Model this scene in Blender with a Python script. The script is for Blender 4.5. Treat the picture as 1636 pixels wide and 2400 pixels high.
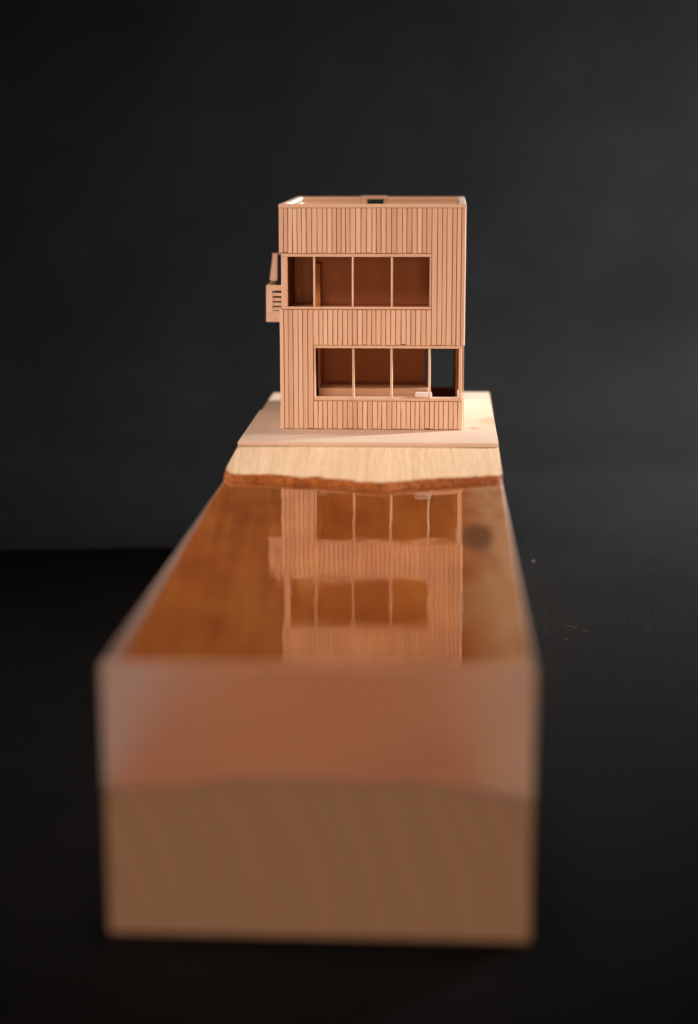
import bpy, bmesh, math, random
from mathutils import Vector, Matrix, noise

for o in list(bpy.data.objects):
    bpy.data.objects.remove(o)
sc = bpy.context.scene
COL = sc.collection

# ------------------------------------------------------------------ camera
# all picture measurements are for a 1636 x 2400 frame
def view(f, pitch, yaw, roll, loc):
    fw = Vector((-math.sin(yaw)*math.cos(pitch), math.cos(yaw)*math.cos(pitch), -math.sin(pitch)))
    r = Vector((math.cos(yaw), math.sin(yaw), 0)); u = r.cross(fw)
    return f, Vector(loc), fw, r*math.cos(roll)+u*math.sin(roll), -r*math.sin(roll)+u*math.cos(roll)
SHOT = view(4088.4, 0.2036, 0.05368, -0.00173, (0.03364, -0.45959, 0.13792))
SURVEY = view(4056.6, 0.21178, 0.05404, -0.0021, (0.03351, -0.45428, 0.14073))   # first survey, in which the house was drawn up
F_PX, CAM, fw, RT, UP = SHOT
cam_d = bpy.data.cameras.new('camera'); cam = bpy.data.objects.new('camera', cam_d); COL.objects.link(cam)
cam.matrix_world = Matrix(((RT.x, UP.x, -fw.x, CAM.x), (RT.y, UP.y, -fw.y, CAM.y), (RT.z, UP.z, -fw.z, CAM.z), (0, 0, 0, 1)))
cam_d.sensor_fit = 'VERTICAL'; cam_d.sensor_height = 36; cam_d.sensor_width = 24.54
cam_d.lens = F_PX/2400*36
cam_d.clip_start = 0.01; cam_d.clip_end = 50
cam_d.dof.use_dof = True; cam_d.dof.focus_distance = 0.828; cam_d.dof.aperture_fstop = 4.3
sc.camera = cam

# ------------------------------------------------------------------ world and lamps
w = bpy.data.worlds.new('World'); sc.world = w; w.use_nodes = True
bg = w.node_tree.nodes['Background']; bg.inputs[0].default_value = (0.9, 0.85, 0.8, 1); bg.inputs[1].default_value = 0.004

def area(name, loc, target, sx, sy, power, color, spread=180):
    d = bpy.data.lights.new(name, 'AREA'); d.shape = 'RECTANGLE'; d.size = sx; d.size_y = sy
    d.energy = power; d.color = color; d.spread = math.radians(spread)
    o = bpy.data.objects.new(name, d); COL.objects.link(o)
    o.location = loc
    o.rotation_euler = (Vector(target)-Vector(loc)).to_track_quat('-Z', 'Y').to_euler()
    return o
# tall narrow cool lamp on the right, a little behind the house
area('side_lamp', (0.56, 0.573, 0.176), (0.03, 0.65, 0.055), 0.03, 0.17, 7.4, (0.95, 0.97, 1.0), 122)
# added unseen fill for the glow on the backdrop, far right
area('backdrop_fill', (0.85, 0.45, 0.45), (0.33, 0.82, 0.0), 0.15, 0.15, 5.4, (0.97, 0.98, 1.0), 60)
# warm gridded soft box hung above the lake, outside the frame
area('soft_box', (-0.10, -0.15, 0.44), (0.0, 0.37, 0.045), 0.26, 0.18, 0.255, (1.0, 0.70, 0.55), 45)
# overhead soft box
area('top_box', (-0.02, 0.06, 0.55), (-0.01, 0.07, 0.0), 0.20, 0.24, 0.25, (1.0, 0.84, 0.72), 44)
# added cool fill from the left, low; no source stands there
area('left_fill', (-0.70, 0.24, 0.15), (-0.05, 0.25, 0.0), 0.25, 0.2, 0.34, (0.92, 0.94, 1.0), 45)
# broad low warm fill from behind the photographer
area('front_fill', (0.05, -1.30, 0.13), (0.0, 0.2, 0.0), 0.6, 0.35, 5.8, (1.0, 0.71, 0.56), 180)

# ------------------------------------------------------------------ render look
sc.view_settings.view_transform = 'Standard'; sc.view_settings.look = 'None'
sc.view_settings.exposure = 0; sc.view_settings.gamma = 1; sc.view_settings.use_curve_mapping = False
sc.render.engine = 'CYCLES'
sc.cycles.max_bounces = 14; sc.cycles.diffuse_bounces = 6; sc.cycles.transmission_bounces = 10; sc.cycles.glossy_bounces = 6
sc.cycles.caustics_refractive = True; sc.cycles.caustics_reflective = False
sc.cycles.blur_glossy = 0.3
sc.cycles.use_adaptive_sampling = True; sc.cycles.adaptive_threshold = 0.015
sc.cycles.use_denoising = True; sc.cycles.time_limit = 600
sc.cycles.sample_clamp_indirect = 60

# ------------------------------------------------------------------ pixel helpers (a pixel is a direction; the plane gives the distance)
def ray(px, py): return fw + RT*((px-818)/F_PX) - UP*((py-1200)/F_PX)
def ony(px, py, Y):
    d = ray(px, py); return CAM + d*((Y-CAM.y)/d.y)
def onz(px, py, Z):
    d = ray(px, py); return CAM + d*((Z-CAM.z)/d.z)

# ------------------------------------------------------------------ mesh helpers
HX = None          # set while the house is built: from the survey drawing to its place on the site
def obj(name, bm, mat, parent=None, smooth=False):
    if HX is not None: bm.transform(HX)
    me = bpy.data.meshes.new(name); bm.normal_update(); bm.to_mesh(me); bm.free()
    for m in (mat if isinstance(mat, (list, tuple)) else [mat]): me.materials.append(m)
    if smooth:
        for p in me.polygons: p.use_smooth = True
    o = bpy.data.objects.new(name, me); COL.objects.link(o)
    if parent: put(o, parent)
    return o
def wl(o):
    m = Matrix.Translation(o.location)
    return m
def put(o, parent):
    o.parent = parent
    p = parent; off = Vector((0, 0, 0))
    if p.type == 'EMPTY': off = Vector(p.location)
    o.matrix_parent_inverse = Matrix.Translation(-off)
def thing(name, label, cat, loc):
    o = bpy.data.objects.new(name, None); o.empty_display_size = 0.02; COL.objects.link(o)
    o.location = loc; o['label'] = label; o['category'] = cat
    return o
def box(bm, x0, x1, y0, y1, z0, z1, bev=0.0):
    vs = [bm.verts.new((x, y, z)) for z in (z0, z1) for y in (y0, y1) for x in (x0, x1)]
    fs = [(0, 2, 3, 1), (4, 5, 7, 6), (0, 1, 5, 4), (2, 6, 7, 3), (0, 4, 6, 2), (1, 3, 7, 5)]
    F = [bm.faces.new([vs[i] for i in f]) for f in fs]
    if bev:
        es = {e for f in F for e in f.edges}
        bmesh.ops.bevel(bm, geom=list(es), offset=bev, segments=1, affect='EDGES', profile=0.5)
def boxo(name, mat, parent, *a, bev=0.0):
    bm = bmesh.new(); box(bm, *a, bev=bev); return obj(name, bm, mat, parent)
def panel(u0, u1, v0, v1, opens, t0, t1, axis):
    """a flat board with rectangular openings; axis 'x': u=x, t=y; axis 'y': u=y, t=x; v=z"""
    us = sorted({u0, u1} | {min(max(a, u0), u1) for o in opens for a in o[:2]})
    vs = sorted({v0, v1} | {min(max(a, v0), v1) for o in opens for a in o[2:]})
    def solid(i, j):
        if i < 0 or j < 0 or i >= len(us)-1 or j >= len(vs)-1: return False
        cu = (us[i]+us[i+1])/2; cv = (vs[j]+vs[j+1])/2
        return not any(o[0] < cu < o[1] and o[2] < cv < o[3] for o in opens)
    bm = bmesh.new(); cache = {}
    def V(u, v, t):
        k = (round(u, 7), round(v, 7), round(t, 7))
        if k not in cache: cache[k] = bm.verts.new((u, t, v) if axis == 'x' else (t, u, v))
        return cache[k]
    for i in range(len(us)-1):
        for j in range(len(vs)-1):
            if not solid(i, j): continue
            a, b, c, d = us[i], us[i+1], vs[j], vs[j+1]
            for t in (t0, t1): bm.faces.new((V(a, c, t), V(b, c, t), V(b, d, t), V(a, d, t)))
            for (di, dj, p, q) in ((-1, 0, (a, c), (a, d)), (1, 0, (b, c), (b, d)), (0, -1, (a, c), (b, c)), (0, 1, (a, d), (b, d))):
                if not solid(i+di, j+dj):
                    bm.faces.new((V(*p, t0), V(*q, t0), V(*q, t1), V(*p, t1)))
    bmesh.ops.recalc_face_normals(bm, faces=bm.faces)
    return bm

# ------------------------------------------------------------------ materials
class NT:
    def __init__(s, name):
        s.m = bpy.data.materials.new(name); s.m.use_nodes = True; s.t = s.m.node_tree; s.n = s.t.nodes; s.n.clear()
        s.out = s.n.new('ShaderNodeOutputMaterial')
    def new(s, typ, **kw):
        n = s.n.new(typ)
        for k, v in kw.items():
            if k.startswith('i_'):
                key = k[2:]; key = int(key) if key.isdigit() else key.replace('_', ' ')
                if isinstance(v, bpy.types.NodeSocket): s.t.links.new(v, n.inputs[key])
                else: n.inputs[key].default_value = v
            else: setattr(n, k, v)
        return n
    def link(s, a, b): s.t.links.new(a, b)
    def math(s, op, a, b=0.0, clamp=False):
        n = s.new('ShaderNodeMath', operation=op, use_clamp=clamp)
        for i, v in enumerate((a, b)):
            if isinstance(v, bpy.types.NodeSocket): s.link(v, n.inputs[i])
            else: n.inputs[i].default_value = v
        return n.outputs[0]
    def ramp(s, fac, stops):
        n = s.new('ShaderNodeValToRGB'); s.link(fac, n.inputs[0]); e = n.color_ramp.elements
        while len(e) < len(stops): e.new(0.5)
        for q, (p, c) in zip(e, stops): q.position = p; q.color = (*c, 1) if len(c) == 3 else c
        return n.outputs[0]
    def mix(s, fac, a, b, mode='MIX'):
        n = s.new('ShaderNodeMix', data_type='RGBA', blend_type=mode)
        for i, v in ((0, fac), (6, a), (7, b)):
            if isinstance(v, bpy.types.NodeSocket): s.link(v, n.inputs[i])
            else: n.inputs[i].default_value = v if i == 0 else (*v, 1)
        return n.outputs[2]
    def noise(s, vec, scale, detail=3, rough=0.55):
        n = s.new('ShaderNodeTexNoise', i_Scale=scale, i_Detail=detail, i_Roughness=rough); s.link(vec, n.inputs['Vector']); return n.outputs[0]
    def scaled(s, vec, sc3, off=None):
        n = s.new('ShaderNodeMapping', i_Scale=sc3); s.link(vec, n.inputs[0])
        if off is not None: s.link(off, n.inputs['Location'])
        return n.outputs[0]

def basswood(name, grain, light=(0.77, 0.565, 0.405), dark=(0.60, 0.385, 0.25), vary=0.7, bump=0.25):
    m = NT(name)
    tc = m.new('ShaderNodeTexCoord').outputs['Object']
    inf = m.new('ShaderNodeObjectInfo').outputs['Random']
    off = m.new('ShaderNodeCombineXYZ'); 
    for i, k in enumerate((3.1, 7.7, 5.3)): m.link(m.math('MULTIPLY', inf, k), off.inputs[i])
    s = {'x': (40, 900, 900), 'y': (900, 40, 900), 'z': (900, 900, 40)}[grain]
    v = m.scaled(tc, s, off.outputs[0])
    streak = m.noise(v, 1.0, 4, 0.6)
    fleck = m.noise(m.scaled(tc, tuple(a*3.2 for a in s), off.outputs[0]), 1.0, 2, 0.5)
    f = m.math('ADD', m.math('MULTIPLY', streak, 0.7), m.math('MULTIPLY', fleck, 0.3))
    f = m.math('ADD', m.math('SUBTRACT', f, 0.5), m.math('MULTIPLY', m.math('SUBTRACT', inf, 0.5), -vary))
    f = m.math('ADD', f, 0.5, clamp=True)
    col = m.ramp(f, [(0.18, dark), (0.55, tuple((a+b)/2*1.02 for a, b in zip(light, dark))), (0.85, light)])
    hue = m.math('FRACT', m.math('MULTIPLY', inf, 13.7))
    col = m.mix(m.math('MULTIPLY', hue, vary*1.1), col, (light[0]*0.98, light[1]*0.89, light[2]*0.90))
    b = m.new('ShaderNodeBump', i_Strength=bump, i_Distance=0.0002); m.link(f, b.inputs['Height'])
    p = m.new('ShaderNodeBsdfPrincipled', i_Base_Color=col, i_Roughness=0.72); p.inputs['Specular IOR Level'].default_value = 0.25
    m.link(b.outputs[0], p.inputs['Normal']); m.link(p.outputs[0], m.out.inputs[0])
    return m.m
WOODZ = basswood('basswood_vertical', 'z')
WOODX = basswood('basswood_horizontal', 'x', vary=0.25)
WOODY = basswood('basswood_lengthwise', 'y', vary=0.25)
CORE = basswood('basswood_core', 'z', (0.34, 0.14, 0.055), (0.26, 0.10, 0.036), vary=0.1)  # laser-browned core, darkened further to paint shade into the strip grooves
INTER = basswood('basswood_interior', 'x', (0.52, 0.22, 0.085), (0.42, 0.155, 0.055), vary=0.1)  # interior wood, its dark red standing in for light bounced in shaded rooms
INTERD = basswood('basswood_core_box', 'x', (0.42, 0.15, 0.045), (0.34, 0.11, 0.03), vary=0.1)  # darker copy that paints the deeper shade of the lower room
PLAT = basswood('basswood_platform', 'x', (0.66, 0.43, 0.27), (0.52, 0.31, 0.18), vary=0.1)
PALE = basswood('basswood_pale', 'y', (0.84, 0.68, 0.54), (0.76, 0.58, 0.44), vary=0.1)  # paler wood for side caps and linings, with lamp brightness in its colour

def sheet_mat():
    m = NT('site_sheet_wood')
    tc = m.new('ShaderNodeTexCoord').outputs['Object']
    a = m.noise(m.scaled(tc, (60, 700, 700)), 1.0, 4)
    b = m.noise(tc, 2600, 2)
    st = m.noise(m.scaled(tc, (1, 0.7, 1)), 90, 4, 0.6)
    col = m.ramp(m.math('ADD', m.math('MULTIPLY', a, 0.7), m.math('MULTIPLY', b, 0.3)), [(0.3, (0.62, 0.465, 0.34)), (0.7, (0.70, 0.545, 0.415))])
    # an oil stain with its own outline near the right edge, and one reddish speck
    d = m.new('ShaderNodeVectorMath', operation='DISTANCE'); m.link(tc, d.inputs[0])
    c = onz(1160, 985, 0.00785); d.inputs[1].default_value = (c.x+.002, c.y-.004, 0.00785)
    k = m.math('ADD', d.outputs['Value'], m.math('MULTIPLY', m.math('SUBTRACT', st, 0.5), 0.030))
    col = m.mix(m.ramp(k, [(0.009, (0.65,)*3), (0.0125, (0, 0, 0))]), col, (0.50, 0.34, 0.20))
    d2 = m.new('ShaderNodeVectorMath', operation='DISTANCE'); m.link(tc, d2.inputs[0])
    d2.inputs[1].default_value = onz(1111, 1003.5, 0.00785)
    col = m.mix(m.ramp(d2.outputs['Value'], [(0.0004, (1, 1, 1)), (0.0007, (0, 0, 0))]), col, (0.45, 0.16, 0.07))
    bp = m.new('ShaderNodeBump', i_Strength=0.3, i_Distance=0.0003); m.link(b, bp.inputs['Height'])
    p = m.new('ShaderNodeBsdfPrincipled', i_Base_Color=col, i_Roughness=0.6); m.link(bp.outputs[0], p.inputs['Normal'])
    m.link(p.outputs[0], m.out.inputs[0]); return m.m
SHEET = sheet_mat()

BED_SPOT = Vector((0.047, 0.176, -0.012))
def block_mat():
    m = NT('block_wood')
    tc = m.new('ShaderNodeTexCoord').outputs['Object']
    sep = m.new('ShaderNodeSeparateXYZ'); m.link(tc, sep.inputs[0])
    warp = m.noise(m.scaled(tc, (1, 0.25, 1)), 22, 3)
    dx = m.math('ADD', sep.outputs[0], 0.19); dz = m.math('ADD', sep.outputs[2], 0.115)
    r = m.math('SQRT', m.math('ADD', m.math('MULTIPLY', dx, dx), m.math('MULTIPLY', dz, dz)))
    r = m.math('ADD', r, m.math('MULTIPLY', warp, 0.010))
    ringv = m.new('ShaderNodeCombineXYZ'); m.link(m.math('MULTIPLY', r, 1.0), ringv.inputs[0]); m.link(m.math('MULTIPLY', sep.outputs[1], 0.012), ringv.inputs[1])
    big = m.noise(ringv.outputs[0], 300, 3, 0.6)
    fine = m.noise(ringv.outputs[0], 1100, 3, 0.6)
    pores = m.noise(m.scaled(tc, (900, 70, 900)), 1.0, 3)
    f = m.math('ADD', m.math('MULTIPLY', big, 0.45), m.math('ADD', m.math('MULTIPLY', fine, 0.35), m.math('MULTIPLY', pores, 0.2)))
    dry = m.ramp(f, [(0.36, (0.56, 0.37, 0.20)), (0.52, (0.70, 0.50, 0.31)), (0.66, (0.78, 0.60, 0.40))])
    cloud = m.noise(m.scaled(tc, (1.2, 0.6, 1)), 45, 4, 0.55)
    wet = m.ramp(m.math('ADD', m.math('MULTIPLY', f, 0.6), m.math('MULTIPLY', cloud, 0.4)), [(0.34, (0.42, 0.095, 0.010)), (0.52, (0.70, 0.205, 0.028)), (0.68, (0.82, 0.34, 0.075))])
    sx = m.math('ADD', sep.outputs[0], m.math('MULTIPLY', m.math('SUBTRACT', m.noise(m.scaled(tc, (1, 0.5, 1)), 60, 4, 0.6), 0.5), 0.030))  # pale band at the right edge: lamp glow painted into the wet colour
    glowm = m.ramp(m.math('MULTIPLY', sx, 10), [(0.40, (0, 0, 0)), (0.54, (1, 1, 1))])
    glowc = m.ramp(m.math('ADD', m.math('MULTIPLY', f, 0.5), m.math('MULTIPLY', cloud, 0.5)), [(0.36, (0.70, 0.25, 0.07)), (0.52, (0.93, 0.50, 0.25)), (0.66, (0.96, 0.65, 0.41))])
    wet = m.mix(glowm, wet, glowc)
    # soaked below the resin level, with an uneven tide line
    tide = m.math('ADD', sep.outputs[2], m.math('MULTIPLY', m.math('SUBTRACT', m.noise(tc, 160, 3), 0.5), 0.0012))
    inland = m.math('GREATER_THAN', sep.outputs[1], 0.0012)
    geo = m.new('ShaderNodeNewGeometry'); nz = m.new('ShaderNodeSeparateXYZ'); m.link(geo.outputs['True Normal'], nz.inputs[0])
    upf = m.math('GREATER_THAN', nz.outputs[2], 0.05)
    wm = m.math('MULTIPLY', m.math('MULTIPLY', m.ramp(m.math('MULTIPLY', m.math('ADD', tide, 0.002), 100), [(0.20, (1, 1, 1)), (0.34, (0, 0, 0))]), upf), inland)
    col = m.mix(wm, dry, wet)
    # scorched bark line right under the tide mark
    bark = m.ramp(m.math('MULTIPLY', m.math('ADD', tide, 0.006), 100), [(0.36, (0, 0, 0)), (0.56, (1, 1, 1)), (0.85, (1, 1, 1)), (0.90, (0, 0, 0))])
    barkc = m.ramp(pores, [(0.33, (0.13, 0.028, 0.002)), (0.55, (0.32, 0.085, 0.009)), (0.75, (0.50, 0.17, 0.024))])
    col = m.mix(m.math('MULTIPLY', m.math('MULTIPLY', bark, upf), inland), col, barkc)
    # darker spot in the lake bed
    kd = m.new('ShaderNodeVectorMath', operation='DISTANCE'); m.link(m.scaled(tc, (1, 0.28, 0)), kd.inputs[0]); kd.inputs[1].default_value = (BED_SPOT.x, BED_SPOT.y*0.28, 0)
    kk = m.math('ADD', kd.outputs['Value'], m.math('MULTIPLY', m.math('SUBTRACT', cloud, 0.5), 0.006))
    col = m.mix(m.math('MULTIPLY', m.ramp(m.math('MULTIPLY', kk, 100), [(0.45, (0.85,)*3), (0.75, (0, 0, 0))]), upf), col, (0.30, 0.12, 0.04))
    # end grain drinks in more oil and is darker by nature
    end = m.math('GREATER_THAN', m.math('ABSOLUTE', nz.outputs[1]), 0.9)
    rings = m.noise(ringv.outputs[0], 430, 4, 0.7)
    endc = m.ramp(rings, [(0.30, (0.41, 0.225, 0.125)), (0.5, (0.585, 0.355, 0.215)), (0.70, (0.74, 0.49, 0.315))])
    endc = m.mix(m.math('MULTIPLY', fine, 0.4), endc, (0.47, 0.27, 0.15))
    col = m.mix(end, col, endc)
    bp = m.new('ShaderNodeBump', i_Strength=0.35, i_Distance=0.0004); m.link(f, bp.inputs['Height'])
    p = m.new('ShaderNodeBsdfPrincipled', i_Base_Color=col, i_Roughness=0.65); m.link(bp.outputs[0], p.inputs['Normal'])
    p.inputs['Specular IOR Level'].default_value = 0.3
    m.link(p.outputs[0], m.out.inputs[0]); return m.m
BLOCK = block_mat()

def resin_top():
    m = NT('resin_polished')
    tc = m.new('ShaderNodeTexCoord').outputs['Object']
    n1 = m.noise(tc, 85, 1, 0.4); n2 = m.noise(m.scaled(tc, (1, 0.35, 1)), 420, 2, 0.5)
    h = m.math('ADD', n1, m.math('MULTIPLY', n2, 0.02))
    bp = m.new('ShaderNodeBump', i_Strength=0.10, i_Distance=0.0010); m.link(h, bp.inputs['Height'])
    p = m.new('ShaderNodeBsdfPrincipled', i_Base_Color=(1.0, 0.92, 0.82, 1), i_Roughness=0.002, i_IOR=1.72)
    p.inputs['Transmission Weight'].default_value = 1.0
    m.link(bp.outputs[0], p.inputs['Normal'])
    m.link(p.outputs[0], m.out.inputs[0]); return m.m
def resin_side():
    m = NT('resin_sanded')
    g = m.new('ShaderNodeBsdfPrincipled', i_Base_Color=(1.0, 0.90, 0.80, 1), i_Roughness=0.7, i_IOR=1.5)
    g.inputs['Transmission Weight'].default_value = 1.0
    d = m.new('ShaderNodeBsdfDiffuse', i_Color=(0.62, 0.56, 0.53, 1))
    tl = m.new('ShaderNodeBsdfTranslucent', i_Color=(0.62, 0.56, 0.53, 1))
    a = m.new('ShaderNodeMixShader', i_0=0.65); m.link(d.outputs[0], a.inputs[1]); m.link(tl.outputs[0], a.inputs[2])
    x = m.new('ShaderNodeMixShader', i_0=0.32); m.link(g.outputs[0], x.inputs[1]); m.link(a.outputs[0], x.inputs[2])
    m.link(x.outputs[0], m.out.inputs[0]); return m.m
RTOP, RSIDE = resin_top(), resin_side()

def paper_mat():
    m = NT('black_paper')
    tc = m.new('ShaderNodeTexCoord').outputs['Object']
    a = m.noise(m.scaled(tc, (1.0, 0.6, 1)), 900, 4, 0.7); b = m.noise(tc, 9, 4, 0.6); c = m.noise(m.scaled(tc, (0.4, 1.6, 1)), 2400, 2, 0.6)
    d = m.noise(m.scaled(tc, (0.5, 1.0, 1.0)), 46, 3, 0.6)
    f = m.math('ADD', m.math('MULTIPLY', a, 0.55), m.math('ADD', m.math('ADD', m.math('MULTIPLY', b, 0.16), m.math('MULTIPLY', d, 0.08)), m.math('MULTIPLY', c, 0.21)))
    col = m.ramp(f, [(0.38, (0.0022, 0.0022, 0.0022)), (0.5, (0.0044, 0.0044, 0.0044)), (0.62, (0.0100, 0.0099, 0.0099))])
    bp = m.new('ShaderNodeBump', i_Strength=1.0, i_Distance=0.0012); m.link(m.math('ADD', a, m.math('MULTIPLY', c, 0.5)), bp.inputs['Height'])
    p = m.new('ShaderNodeBsdfPrincipled', i_Base_Color=col, i_Roughness=0.85); p.inputs['Specular IOR Level'].default_value = 0.06
    m.link(bp.outputs[0], p.inputs['Normal']); m.link(p.outputs[0], m.out.inputs[0]); return m.m
PAPER = paper_mat()
def plain(name, c, rough=0.8):
    m = NT(name); tc = m.new('ShaderNodeTexCoord').outputs['Object']
    n = m.noise(tc, 1800, 3)
    col = m.mix(n, tuple(a*0.82 for a in c), c)
    bp = m.new('ShaderNodeBump', i_Strength=0.5, i_Distance=0.0003); m.link(n, bp.inputs['Height'])
    p = m.new('ShaderNodeBsdfPrincipled', i_Base_Color=col, i_Roughness=rough); m.link(bp.outputs[0], p.inputs['Normal'])
    m.link(p.outputs[0], m.out.inputs[0]); return m.m
FOAM = plain('white_foam', (0.86, 0.80, 0.78))
LINT = plain('pale_lint', (0.16, 0.13, 0.115))

# ------------------------------------------------------------------ setting: one sheet of black paper sweeping up behind
H = 0.0807
prof = [(-1.2, -H)]
prof += [(y, -H) for y in (-0.6, -0.2, 0.2, 0.5, 0.7, 0.80)]
R = 0.10
for k in range(1, 13):
    a = k/12*math.pi/2*0.96
    prof.append((0.80+R*math.sin(a), -H+R*(1-math.cos(a))))
y_, z_ = prof[-1]
prof += [(y_+0.012, z_+0.2), (y_+0.03, z_+0.6), (y_+0.05, z_+1.3)]
bm = bmesh.new(); rows = []
for (y, z) in prof: rows.append([bm.verts.new((-1.3+2.6*i/12, y, z)) for i in range(13)])
for a, b in zip(rows, rows[1:]):
    for i in range(12): bm.faces.new((a[i], a[i+1], b[i+1], b[i]))
g = obj('backdrop_floor', bm, PAPER, smooth=True)
g['kind'] = 'structure'; g['label'] = 'black paper floor sweeping up into a dark backdrop'

# ------------------------------------------------------------------ display base: wood block, resin lake, site sheet
HW = 0.06
YB = 0.5015            # rear end of the block
Z1 = 0.00785          # top of the thin site sheet
base = thing('display_base', 'long wooden block with a clear resin lake at one end and a pale site sheet', 'model base', (0, 0.25, -H))

def lerp(t, pts):
    if t <= pts[0][0]: return pts[0][1]
    for (a, p), (b, q) in zip(pts, pts[1:]):
        if t <= b: return p+(q-p)*(t-a)/(b-a)
    return pts[-1][1]
shore_px = [(520, 1112), (575, 1113), (620, 1112), (680, 1117), (740, 1118), (790, 1124), (840, 1128), (890, 1132), (950, 1127), (1010, 1122), (1080, 1119), (1150, 1116), (1175, 1115)]
shore = [(onz(px, py-3, 0.0031).x, onz(px, py-3, 0.0031).y) for px, py in shore_px]
def bed(x, y):
    ys = lerp(x, shore) + 0.0030*max(0, (-x-0.0535)/0.004)**2 + 0.0020*max(0, (x-0.057)/0.002)**2 + 0.0013*noise.noise(Vector((x*180, 3.3, 0))) + 0.0005*noise.noise(Vector((x*900, 9.3, 0)))
    d = ys - y
    if d <= 0:
        return 0.0031 + 0.0029*min(1, -d/0.056)
    wob = noise.noise(Vector((x*26, y*13, 1.7)))*0.0022
    run = 0.0062 + 0.0022*noise.noise(Vector((x*60, 5.1, 0)))
    k = min(1, d/run)
    z = 0.0031 - 0.0036*(0.6*k+0.4*k*k*(3-2*k)) + 0.0003*noise.noise(Vector((x*300, y*300, 0)))*k*(1-k)*4
    z -= 0.0026*(1-math.exp(-max(0, d-run)/0.003))
    t = min(1, max(0, d-run)/0.235)
    z -= 0.0325*t**0.9
    z += wob*min(1, d/0.02)
    z += 0.0045*t*(1-((x+0.004)/0.06)**2)*0.9 - 0.002*t
    return z
NX = 60
ysamp = [0.0002+0.236*i/60 for i in range(61)]
ysamp += [0.238+0.0005*i for i in range(1, 81)]
ysamp += [0.2785+(YB-0.2785)*i/24 for i in range(1, 25)]
wx = HW-0.00025
bm = bmesh.new(); top = []
for y in ysamp:
    top.append([bm.verts.new((-wx+2*wx*i/NX, y, bed(-wx+2*wx*i/NX, y))) for i in range(NX+1)])
for a, b in zip(top, top[1:]):
    for i in range(NX): bm.faces.new((a[i], a[i+1], b[i+1], b[i]))
loop = [r[0] for r in top] + top[-1][1:] + [r[-1] for r in reversed(top[:-1])] + list(reversed(top[0][1:-1]))
bot = [bm.verts.new((v.co.x, v.co.y, -H+0.0002)) for v in loop]
n = len(loop)
for i in range(n):
    j = (i+1) % n; bm.faces.new((loop[i], bot[i], bot[j], loop[j]))
bm.faces.new(list(reversed(bot)))
bmesh.ops.recalc_face_normals(bm, faces=bm.faces)
for f in bm.faces: f.smooth = f.normal.z > 0.05
for e in bm.edges:
    if len({f.smooth for f in e.link_faces}) > 1: e.smooth = False
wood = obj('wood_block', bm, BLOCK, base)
wood['label'] = 'solid wood block with visible growth rings on its end grain'

# resin: closed solid, its underside sunk just below the wood so that it bonds to the lake bed
def resin():
    bm = bmesh.new(); yr = [0.0+0.236*i/50 for i in range(51)] + [0.238+0.001*i for i in range(1, 48)]
    ch = 0.0011
    xs = [-HW+ch] + [-HW+ch+(2*HW-2*ch)*i/40 for i in range(1, 40)] + [HW-ch]
    T = []; B = []
    for k, y in enumerate(yr):
        yt = y if k else ch
        T.append([bm.verts.new((x, yt, 0.0)) for x in xs])
    BX = [-HW] + xs[1:-1] + [HW]
    for k, y in enumerate(yr):
        B.append([bm.verts.new((x, y, min(bed(max(-wx, min(wx, x)), max(y, 0.0002))-0.0003, -0.0012))) for x in BX])
    # chamfer line
    S = []
    for k, y in enumerate(yr): S.append((bm.verts.new((-HW, y, -ch)), bm.verts.new((HW, y, -ch))))
    Fr = [S[0][0]] + [bm.verts.new((x, 0.0, -ch)) for x in xs[1:-1]] + [S[0][1]]
    nx = len(xs)-1
    topf = []; side = []
    for a, b in zip(T, T[1:]):
        for i in range(nx): topf.append(bm.faces.new((a[i], a[i+1], b[i+1], b[i])))
    for a, b in zip(B, B[1:]):
        for i in range(nx): side.append(bm.faces.new((a[i], b[i], b[i+1], a[i+1])))
    for k in range(len(yr)-1):
        side.append(bm.faces.new((T[k][0], T[k+1][0], S[k+1][0], S[k][0])))
        side.append(bm.faces.new((S[k][0], S[k+1][0], B[k+1][0], B[k][0])))
        side.append(bm.faces.new((T[k][-1], S[k][1], S[k+1][1], T[k+1][-1])))
        side.append(bm.faces.new((S[k][1], B[k][-1], B[k+1][-1], S[k+1][1])))
    for i in range(nx):
        side.append(bm.faces.new((T[0][i], Fr[i], Fr[i+1], T[0][i+1])))
        side.append(bm.faces.new((Fr[i], B[0][i], B[0][i+1], Fr[i+1])))
    # rear end (inside the wood)
    e = [T[-1][i] for i in range(nx+1)] + [S[-1][1]] + [B[-1][i] for i in range(nx, -1, -1)] + [S[-1][0]]
    side.append(bm.faces.new(e))
    for f in side: f.material_index = 1
    bmesh.ops.recalc_face_normals(bm, faces=bm.faces)
    return bm
rs = obj('resin_lake', resin(), [RTOP, RSIDE], base)
rs['label'] = 'clear amber resin lake, polished on top and sanded matt on its sides'

# thin site sheet (notched at the rear left), lying on the wood
bm = bmesh.new()
yn = onz(611, 961, Z1).y
outl = [(-0.0597, 0.3268), (0.0597, 0.3268), (0.0597, YB-0.001), (-0.0415, YB-0.001), (-0.0415, yn), (-0.0601, yn)]
zb = 0.00606
lo = [bm.verts.new((x, y, zb)) for x, y in outl]; hi = [bm.verts.new((x, y, Z1)) for x, y in outl]
ft = bm.faces.new(hi); bm.faces.new(list(reversed(lo)))
for i in range(6):
    j = (i+1) % 6; bm.faces.new((lo[i], lo[j], hi[j], hi[i]))
bmesh.ops.bevel(bm, geom=list(ft.edges), offset=0.0003, segments=2, affect='EDGES')
obj('site_sheet', bm, SHEET, base)
# the lower strip of sheet behind the notch
boxo('site_sheet', SHEET, base, -0.0597, -0.0417, yn+0.0004, YB-0.001, zb, zb+0.0007)

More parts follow.
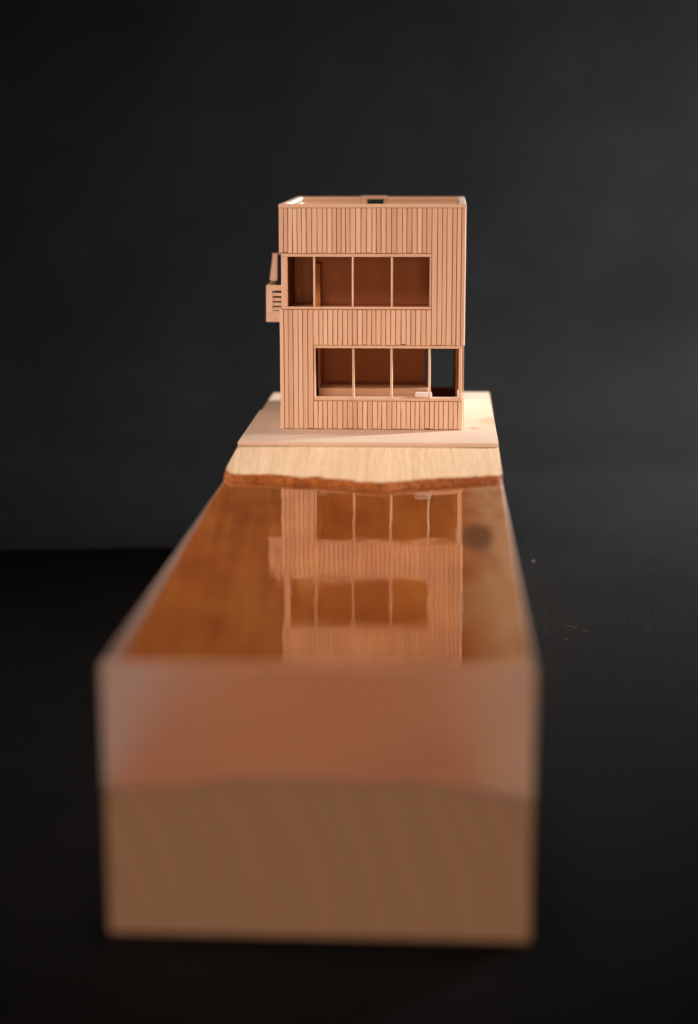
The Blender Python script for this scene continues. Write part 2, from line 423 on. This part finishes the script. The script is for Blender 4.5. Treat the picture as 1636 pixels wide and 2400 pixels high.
# ------------------------------------------------------------------ the house
F_PX, CAM, fw, RT, UP = SURVEY
SITE_Z = Z1; Z1 = 0.00342        # in the survey drawing
HX = Matrix.Translation((0.0005, 0.36439, SITE_Z)) @ Matrix.Scale(0.987, 4) @ Matrix.Translation((0, -0.37665, -Z1))
XL, XR = -0.0444, 0.0443
YF, YK = 0.37665, 0.4855         # clad faces, front and rear
ZG = Z1+0.0002                   # underside of the strips
ZC0, ZT = 0.1093, 0.1111         # cap
ST = 0.0010                      # strip thickness
CT = 0.0022                      # core thickness
cxl, cxr, cyf, cyk = XL+ST, XR-ST, YF+ST, YK-ST
UW = (cxl-1, 0.0282, 0.0614, 0.0880)      # upper window opening, runs to the left corner
LW = (-0.0284, cxr+1, 0.0173, 0.0443)     # lower window opening, runs to the right corner
house = thing('model_house', 'basswood model house with vertical strip cladding, two ribbon windows and a side balcony', 'model house', HX @ Vector((0, 0.431, Z1)))

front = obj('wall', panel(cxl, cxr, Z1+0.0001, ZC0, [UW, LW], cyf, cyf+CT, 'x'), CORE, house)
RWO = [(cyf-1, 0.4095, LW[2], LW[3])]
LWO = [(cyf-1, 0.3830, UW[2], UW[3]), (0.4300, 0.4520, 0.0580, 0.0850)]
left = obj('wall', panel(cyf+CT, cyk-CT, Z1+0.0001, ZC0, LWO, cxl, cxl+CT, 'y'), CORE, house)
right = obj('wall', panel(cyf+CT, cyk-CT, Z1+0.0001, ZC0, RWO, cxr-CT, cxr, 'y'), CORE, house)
left['label'] = 'side wall that carries the balcony'
right['label'] = 'side wall with a low corner window opening'
a0 = ony(1006, 905, cyk-CT); a1 = ony(1062, 815, cyk-CT)
BKO = [(a0.x-0.002, a1.x, a0.z, 0.0443), (-0.0069, 0.0018, 0.1020, 0.1106)]
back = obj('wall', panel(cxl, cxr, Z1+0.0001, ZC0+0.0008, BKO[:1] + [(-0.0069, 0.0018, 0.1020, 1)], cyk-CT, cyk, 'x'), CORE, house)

rng = random.Random(4)
def strip(parent, u0, u1, z0, z1, face, out, axis, seg=5, c1=0.00011):
    """one cladding strip; face = plane it is glued to, out = direction (+1/-1) along the normal"""
    bm = bmesh.new(); rings = []
    th = ST*rng.uniform(0.86, 1.06)
    tl = rng.uniform(-1, 1)*0.00006
    for k in range(seg+1):
        z = z0+(z1-z0)*k/seg
        j0, j1 = rng.gauss(0, 0.00003), rng.gauss(0, 0.00003)
        lean = tl*(k/seg-0.5)*2
        t = th+rng.gauss(0, 0.00002)
        c = 0.00011
        pr = [(u0+j0+lean, 0), (u0+j0+lean, t-c), (u0+j0+lean+c, t), (u1+j1+lean-c1, t), (u1+j1+lean, t-c1), (u1+j1+lean, 0)]
        ring = []
        for (u, d) in pr:
            ring.append(bm.verts.new((u, face+out*d, z) if axis == 'x' else (face+out*d, u, z)))
        rings.append(ring)
    for a, b in zip(rings, rings[1:]):
        for i in range(6): bm.faces.new((a[i], a[(i+1) % 6], b[(i+1) % 6], b[i]))
    bm.faces.new(rings[0]); bm.faces.new(list(reversed(rings[-1])))
    bmesh.ops.recalc_face_normals(bm, faces=bm.faces)
    return obj('cladding_strip', bm, WOODZ, parent)
def band(parent, u0, u1, z0, z1, face, out, axis, pitch=0.00235, jz=0.0002, split=None):
    n = max(1, round((u1-u0)/pitch)); ws = [rng.uniform(0.86, 1.14) for _ in range(n)]; s = sum(ws); u = u0
    for k in range(n):
        wd = (u1-u0)*ws[k]/s; gap = rng.uniform(0.00026, 0.00041)
        segs = [(z0, z1)] if split is None else split(u+wd/2)
        for (p, q) in segs:
            strip(parent, u+(gap/2 if k else 0), u+wd-(gap/2 if k < n-1 else 0), p+abs(rng.gauss(0, jz)), q-rng.uniform(0, 0.00008), face, out, axis, c1=0.00045 if (axis == 'x' and out < 0 and k == n-1 and u1 > 0.04) else 0.00011)
        u += wd
# front, band by band as it is glued
band(front, XL, 0.0281, UW[3], ZC0-0.0001, cyf, -1, 'x')
band(front, 0.0284, XR, LW[3], ZC0-0.0001, cyf, -1, 'x')
band(front, XL, LW[0]-0.0001, ZG, UW[2]-0.0002, cyf, -1, 'x')
band(front, LW[0]+0.0002, 0.0281, LW[3], UW[2]-0.0002, cyf, -1, 'x')
band(front, LW[0]+0.0002, XR-0.0004, ZG, LW[2]-0.0001, cyf, -1, 'x')
def cut(ops):
    def f(u):
        z = ZG; out = []
        for o in sorted((o for o in ops if o[0]-0.0012 < u < o[1]+0.0012), key=lambda o: o[2]):
            if o[2] > z: out.append((z, o[2]))
            z = o[3]
        if z < ZC0-0.0002: out.append((z, ZC0-0.0001))
        return out
    return f
band(left, cyf+0.0002, cyk-0.0001, 0, 0, cxl, -1, 'y', split=cut(LWO))
band(right, cyf+0.0002, cyk-0.0001, 0, 0, cxr, 1, 'y', split=cut(RWO))
band(back, XL, XR, 0, 0, cyk, 1, 'x', pitch=0.0025, split=cut(BKO))

# parapet caps
cw = 0.0031
zb_ = ZT+0.0007
def cap(pts, name='parapet_cap', mat=WOODX, bev=0.00015):
    bm = bmesh.new()
    lo = [bm.verts.new((x, y, z-(ZT-ZC0))) for x, y, z in pts]; hi = [bm.verts.new(p) for p in pts]
    bm.faces.new(hi); bm.faces.new(list(reversed(lo)))
    for i in range(len(pts)):
        j = (i+1) % len(pts); bm.faces.new((lo[i], lo[j], hi[j], hi[i]))
    bmesh.ops.recalc_face_normals(bm, faces=bm.faces)
    bmesh.ops.bevel(bm, geom=[e for e in bm.edges], offset=bev, segments=1, affect='EDGES')
    return obj(name, bm, mat, house)
cap([(XL-0.0001, YF-0.0001, ZT), (XR+0.0001, YF-0.0001, ZT), (XR+0.0001, YF+cw, ZT), (XL-0.0001, YF+cw, ZT)])
cap([(XL-0.0001, YF+cw+0.0001, ZT), (XL+cw, YF+cw+0.0001, ZT), (XL+cw, YK-cw-0.0001, zb_), (XL-0.0001, YK-cw-0.0001, zb_)], mat=PALE, bev=0.0003)
cap([(XR-cw, YF+cw+0.0001, ZT), (XR+0.0001, YF+cw+0.0001, ZT), (XR+0.0001, YK-cw-0.0001, zb_), (XR-cw, YK-cw-0.0001, zb_)], mat=PALE, bev=0.0003)
cap([(XL-0.0001, YK-cw, zb_), (-0.0105, YK-cw, zb_), (-0.0105, YK, zb_), (XL-0.0001, YK, zb_)])
cap([(0.0036, YK-cw, zb_), (XR+0.0001, YK-cw, zb_), (XR+0.0001, YK, zb_), (0.0036, YK, zb_)])
# roof hatch frame in the rear parapet
hf = boxo('roof_opening_lintel', WOODX, house, -0.0103, 0.0034, YK-cw-0.0009, YK-0.0003, 0.1107, 0.1123, bev=0.0001)
boxo('roof_opening_post', WOODZ, house, -0.0101, -0.0071, YK-cw-0.0012, YK-CT-ST-0.0001, 0.1021, 0.1106, bev=0.0001)
boxo('roof_opening_post', WOODZ, house, 0.0020, 0.0032, YK-cw-0.0006, YK-CT-ST-0.0001, 0.1021, 0.1106, bev=0.0001)
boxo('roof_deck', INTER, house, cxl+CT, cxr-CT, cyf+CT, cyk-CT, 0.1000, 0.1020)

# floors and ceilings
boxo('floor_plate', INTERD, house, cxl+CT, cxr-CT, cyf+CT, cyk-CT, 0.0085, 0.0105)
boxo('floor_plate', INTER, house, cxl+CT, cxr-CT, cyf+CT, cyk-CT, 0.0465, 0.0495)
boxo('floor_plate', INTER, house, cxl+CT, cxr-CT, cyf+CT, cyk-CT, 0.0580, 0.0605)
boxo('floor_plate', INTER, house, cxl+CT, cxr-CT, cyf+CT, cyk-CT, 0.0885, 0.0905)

# ribbon windows
def bar(parent, name, x0, x1, z0, z1, y0=YF+0.0006, y1=YF+0.0028, mat=WOODZ):
    return boxo(name, mat, parent, x0, x1, y0, y1, z0, z1, bev=0.00026 if name in ('mullion', 'window_jamb', 'corner_post') else 0.0001)
def xz(px, py): p = ony(px, py, YF+0.0006); return p.x, p.z
def part_empty(name, parent, loc):
    o = bpy.data.objects.new(name, None); COL.objects.link(o); o.empty_display_size = 0.01; o.location = loc
    o.parent = parent; o.matrix_parent_inverse = Matrix.Translation(-Vector(parent.location))
    return o
# the header of each ribbon window is the mesh that carries its bars
uz0, uz1 = 0.0626, 0.0863
uh = bar(house, 'ribbon_window', cxl+0.0002, 0.0281, uz1, UW[3]-0.0001, mat=WOODX)
bar(uh, 'window_sill', cxl+0.0002, 0.0281, UW[2]+0.0001, uz0, mat=WOODX)
xa, _ = xz(663, 660); xb, _ = xz(675.5, 660)
bar(uh, 'corner_post', cxl+0.0003, xb, uz0+0.00002, uz1-0.00002, y0=YF+0.0007)
for px in (737.5, 827.5, 919):
    x, _ = xz(px, 660); hw = rng.uniform(0.00045, 0.00055)
    bar(uh, 'mullion', x-hw, x+hw, uz0+0.00002, uz1-0.00002, y0=YF+0.0008, y1=YF+0.0024)
bar(uh, 'window_jamb', 0.0273, 0.0281, uz0+0.00002, uz1-0.00002, y0=YF+0.0007)
lz0, lz1 = 0.0187, 0.0428
lh = bar(house, 'ribbon_window', -0.0283, cxr-0.0002, lz1, LW[3]-0.0001, mat=WOODX)
bar(lh, 'window_sill', -0.0283, cxr-0.0002, LW[2]+0.0001, lz0, y1=YF+0.0065, mat=WOODX)
bar(lh, 'window_jamb', -0.0282, -0.0273, lz0+0.00002, lz1-0.00002, y0=YF+0.0007)
for px in (829, 918, 1006.5):
    x, _ = xz(px, 870); hw = rng.uniform(0.00048, 0.0006)
    bar(lh, 'mullion', x-hw, x+hw, lz0+0.00002, lz1-0.00002, y0=YF+0.0008, y1=YF+0.0026)
xa, _ = xz(1075, 870)
bar(lh, 'corner_post', xa, cxr-0.0003, lz0+0.00002, lz1-0.00002, y0=YF+0.0007)
# side returns of the corner windows
boxo('window_sill', WOODY, lh, cxr-CT, cxr-0.0002, YF+0.0067, 0.4093, LW[2]+0.0001, lz0, bev=0.0001)
boxo('window_header', WOODY, lh, cxr-CT, cxr-0.0002, YF+0.0030, 0.4093, lz1, LW[3]-0.0001, bev=0.0001)
boxo('window_sill', WOODY, uh, cxl+0.0002, cxl+CT, YF+0.0030, 0.3828, UW[2]+0.0001, uz0, bev=0.0001)
boxo('window_header', WOODY, uh, cxl+0.0002, cxl+CT, YF+0.0030, 0.3828, uz1, UW[3]-0.0001, bev=0.0001)

# interior, ground floor: low platform, core box behind it
p0 = ony(748, 907, 0.400); p1 = ony(1003, 907, 0.400)
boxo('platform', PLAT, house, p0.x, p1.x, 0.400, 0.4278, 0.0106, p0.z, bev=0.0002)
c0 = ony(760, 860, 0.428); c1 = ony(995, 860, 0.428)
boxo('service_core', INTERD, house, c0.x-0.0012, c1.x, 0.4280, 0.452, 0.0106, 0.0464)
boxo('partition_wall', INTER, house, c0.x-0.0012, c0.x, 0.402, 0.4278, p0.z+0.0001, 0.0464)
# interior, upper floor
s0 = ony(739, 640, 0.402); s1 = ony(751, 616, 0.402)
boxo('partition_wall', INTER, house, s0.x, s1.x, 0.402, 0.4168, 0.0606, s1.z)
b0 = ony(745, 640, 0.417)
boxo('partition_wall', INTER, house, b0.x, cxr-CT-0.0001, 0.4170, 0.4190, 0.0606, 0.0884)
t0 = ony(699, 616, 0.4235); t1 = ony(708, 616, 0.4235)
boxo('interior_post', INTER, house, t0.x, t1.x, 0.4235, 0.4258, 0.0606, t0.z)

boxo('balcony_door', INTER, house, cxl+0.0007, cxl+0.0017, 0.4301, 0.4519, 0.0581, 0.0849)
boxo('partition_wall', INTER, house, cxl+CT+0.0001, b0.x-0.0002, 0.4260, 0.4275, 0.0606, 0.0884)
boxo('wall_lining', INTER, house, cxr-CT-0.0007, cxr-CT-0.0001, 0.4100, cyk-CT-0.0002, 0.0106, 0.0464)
# light lining inside the parapet
lz = 0.1021
boxo('parapet_lining', PALE, house, cxl+CT+0.0001, cxl+CT+0.0007, cyf+CT+0.0001, cyk-CT-0.0009, lz, ZC0-0.0001)
boxo('parapet_lining', PALE, house, cxr-CT-0.0007, cxr-CT-0.0001, cyf+CT+0.0001, cyk-CT-0.0009, lz, ZC0-0.0001)
boxo('parapet_lining', WOODX, house, cxl+CT+0.0001, -0.0103, cyk-CT-0.0008, cyk-CT-0.0001, lz, ZC0+0.0005)
boxo('parapet_lining', WOODX, house, 0.0034, cxr-CT-0.0001, cyk-CT-0.0008, cyk-CT-0.0001, lz, ZC0+0.0005)

# ------------------------------------------------------------------ balcony on the left side
by0, by1 = 0.420, 0.4565
bx0 = -0.0552
q = lambda px, py, Y=by0: ony(px, py, Y)
dk = boxo('balcony', WOODX, house, bx0-0.0001, XL-0.0001, by0, by1, q(640, 752).z, q(640, 731).z, bev=0.0002)
zr0 = q(640, 731).z; zr1 = q(640, 666).z; zr2 = q(640, 679).z
xp = q(640, 700).x
boxo('railing_post', WOODZ, dk, bx0, xp, by0+0.0001, by0+0.0014, zr0+0.00005, zr2-0.00005, bev=0.0001)
boxo('railing_top', WOODX, dk, bx0+0.0001, XL-0.0002, by0+0.00005, by0+0.0016, zr2, zr1, bev=0.0001)
for r0, r1 in ((684.5, 691.5), (696, 703), (707, 714), (718, 725)):
    boxo('railing_slat', WOODX, dk, xp+0.00005, XL-0.0002, by0+0.0003, by0+0.0012, q(645, r1).z, q(645, r0).z, bev=0.0001)
boxo('railing_slat', WOODX, dk, xp+0.00005, XL-0.0002, by0+0.0003, by0+0.0012, zr0+0.0001, q(645, 727).z, bev=0.0001)
boxo('railing_side', WOODY, dk, bx0+0.0001, bx0+0.0013, by0+0.0018, by1, zr2, zr1-0.0001, bev=0.0001)
for k in range(4):
    boxo('railing_slat', WOODY, dk, bx0+0.0003, bx0+0.0011, by0+0.0018, by1-0.003, zr0+0.0006+k*0.0024, zr0+0.0019+k*0.0024, bev=0.0001)
# tall frame at the far end of the balcony
Y2 = by1-0.0012
pts = [ony(634, 664, Y2), ony(651, 664, Y2), ony(651, 593, Y2), ony(641, 593, Y2)]
bm = bmesh.new()
pts[0].z = pts[1].z = zr1-0.0001+0.00005
va = [bm.verts.new((p.x, Y2-0.0010, p.z)) for p in pts]; vb = [bm.verts.new((p.x, Y2+0.0011, p.z)) for p in pts]
bm.faces.new(va); bm.faces.new(list(reversed(vb)))
for i in range(4):
    j = (i+1) % 4; bm.faces.new((va[i], vb[i], vb[j], va[j]))
bmesh.ops.recalc_face_normals(bm, faces=bm.faces)
obj('screen_post', bm, WOODZ, dk)
zt_ = ony(640, 590.5, Y2).z
boxo('screen_beam', WOODX, dk, ony(640, 590.5, Y2).x, XL-0.0002, Y2-0.0011, Y2+0.0012, pts[2].z+0.00003, zt_, bev=0.0001)

# torn wood fibres along the cut edges
fib = bmesh.new(); fr = random.Random(12)
def hair(p, d, ln, r=0.000028):
    d = d.normalized(); s = d.orthogonal().normalized(); t = d.cross(s)
    mid = p+d*ln*0.5+s*ln*fr.uniform(-.2, .2)
    a = [fib.verts.new(p+s*r), fib.verts.new(p-s*r*.5+t*r*.8), fib.verts.new(p-s*r*.5-t*r*.8)]
    b = [fib.verts.new(mid+(v.co-p)) for v in a]; e = fib.verts.new(p+d*ln+s*ln*fr.uniform(-.4, .4))
    for i in range(3):
        j = (i+1) % 3; fib.faces.new((a[i], a[j], b[j], b[i])); fib.faces.new((b[i], b[j], e))
for k in range(150):
    z = fr.uniform(0.045, 0.109); hair(Vector((XR-0.0001, fr.uniform(YF, YF+0.001), z)), Vector((1, fr.uniform(-.6, .3), fr.uniform(-.6, .6))), fr.uniform(0.0001, 0.0006))
for k in range(50):
    hair(Vector((cxr-0.0004, YF+fr.uniform(0.0008, 0.002), fr.uniform(0.019, 0.0425))), Vector((1, -0.3, fr.uniform(-.6, .6))), fr.uniform(0.0001, 0.0005))
for k in range(90):
    x = fr.uniform(XL, XR); hair(Vector((x, YF+fr.uniform(0, cw), ZT-0.00005)), Vector((fr.uniform(-.6, .6), -0.2, 1)), fr.uniform(0.0001, 0.0004))
for k in range(40):
    x = fr.uniform(-0.027, 0.042); hair(Vector((x, YF+0.0009, lz0-0.00005)), Vector((fr.uniform(-.6, .6), -0.3, 1)), fr.uniform(0.0001, 0.0005))
for k in range(70):
    x = fr.uniform(XL, XR); z = fr.choice((UW[3], LW[3], UW[2]-0.0003)); hair(Vector((x, YF+0.0001, z)), Vector((fr.uniform(-.8, .8), -0.8, fr.uniform(-1, .3))), fr.uniform(0.0001, 0.0004))
fo = obj('wood_fibres', fib, WOODZ, house); fo['kind'] = 'stuff'

# ------------------------------------------------------------------ small white block on the lower sill
f0 = ony(973, 925, 0.3800); f1 = ony(1012, 925, 0.3800); f2 = ony(990, 918, 0.3800)
bm = bmesh.new(); box(bm, f0.x, f1.x, 0.3797, 0.3829, lz0+0.00002, f2.z)
bmesh.ops.bevel(bm, geom=list(bm.edges), offset=0.0004, segments=2, affect='EDGES')
bmesh.ops.subdivide_edges(bm, edges=list(bm.edges), cuts=2, use_grid_fill=True)
for v in bm.verts:
    k = noise.noise(v.co*1500)*0.00012; v.co += Vector((k, 0, k*0.6 if v.co.z > lz0+0.001 else 0))
fo = obj('foam_block', bm, FOAM)
fo['label'] = 'tiny white foam block lying on the lower window sill'; fo['category'] = 'foam block'

HX = None; Z1 = SITE_Z
F_PX, CAM, fw, RT, UP = SHOT
# ------------------------------------------------------------------ lint on the paper
lb = bmesh.new(); lr = random.Random(3)
def fibre(p, ang, ln, r):
    d = Vector((math.cos(ang), math.sin(ang), 0)); s = Vector((-d.y, d.x, 0)); prev = None
    for k in range(5):
        t = k/4; c = p+d*ln*t+s*ln*0.12*math.sin(t*3)+Vector((0, 0, r*1.2))
        ring = [lb.verts.new(c+s*r), lb.verts.new(c+Vector((0, 0, r))), lb.verts.new(c-s*r)]
        if prev:
            for i in range(3): lb.faces.new((prev[i], prev[(i+1) % 3], ring[(i+1) % 3], ring[i]))
        prev = ring
for px, py, an, ln, r in ((1326, 1467, -0.7, 0.006, 0.00014), (1364, 1478, -0.5, 0.003, 0.0001), (1237, 1443, -0.2, 0.003, 0.0001), (1514, 1479, 0.4, 0.002, 0.0001), (1248, 1318, 0.9, 0.0014, 0.0004), (1325, 1500, 0.3, 0.001, 0.0002)):
    fibre(onz(px, py, -H), an, ln, r)
for k in range(30):
    fibre(Vector((lr.uniform(0.07, 0.3), lr.uniform(0.2, 0.7), -H)), lr.uniform(0, 6.28), lr.uniform(0.0005, 0.0016), 0.00006)
lo_ = obj('lint', lb, LINT); lo_['kind'] = 'stuff'; lo_['label'] = 'pale lint fibres scattered on the black paper'; lo_['category'] = 'lint'
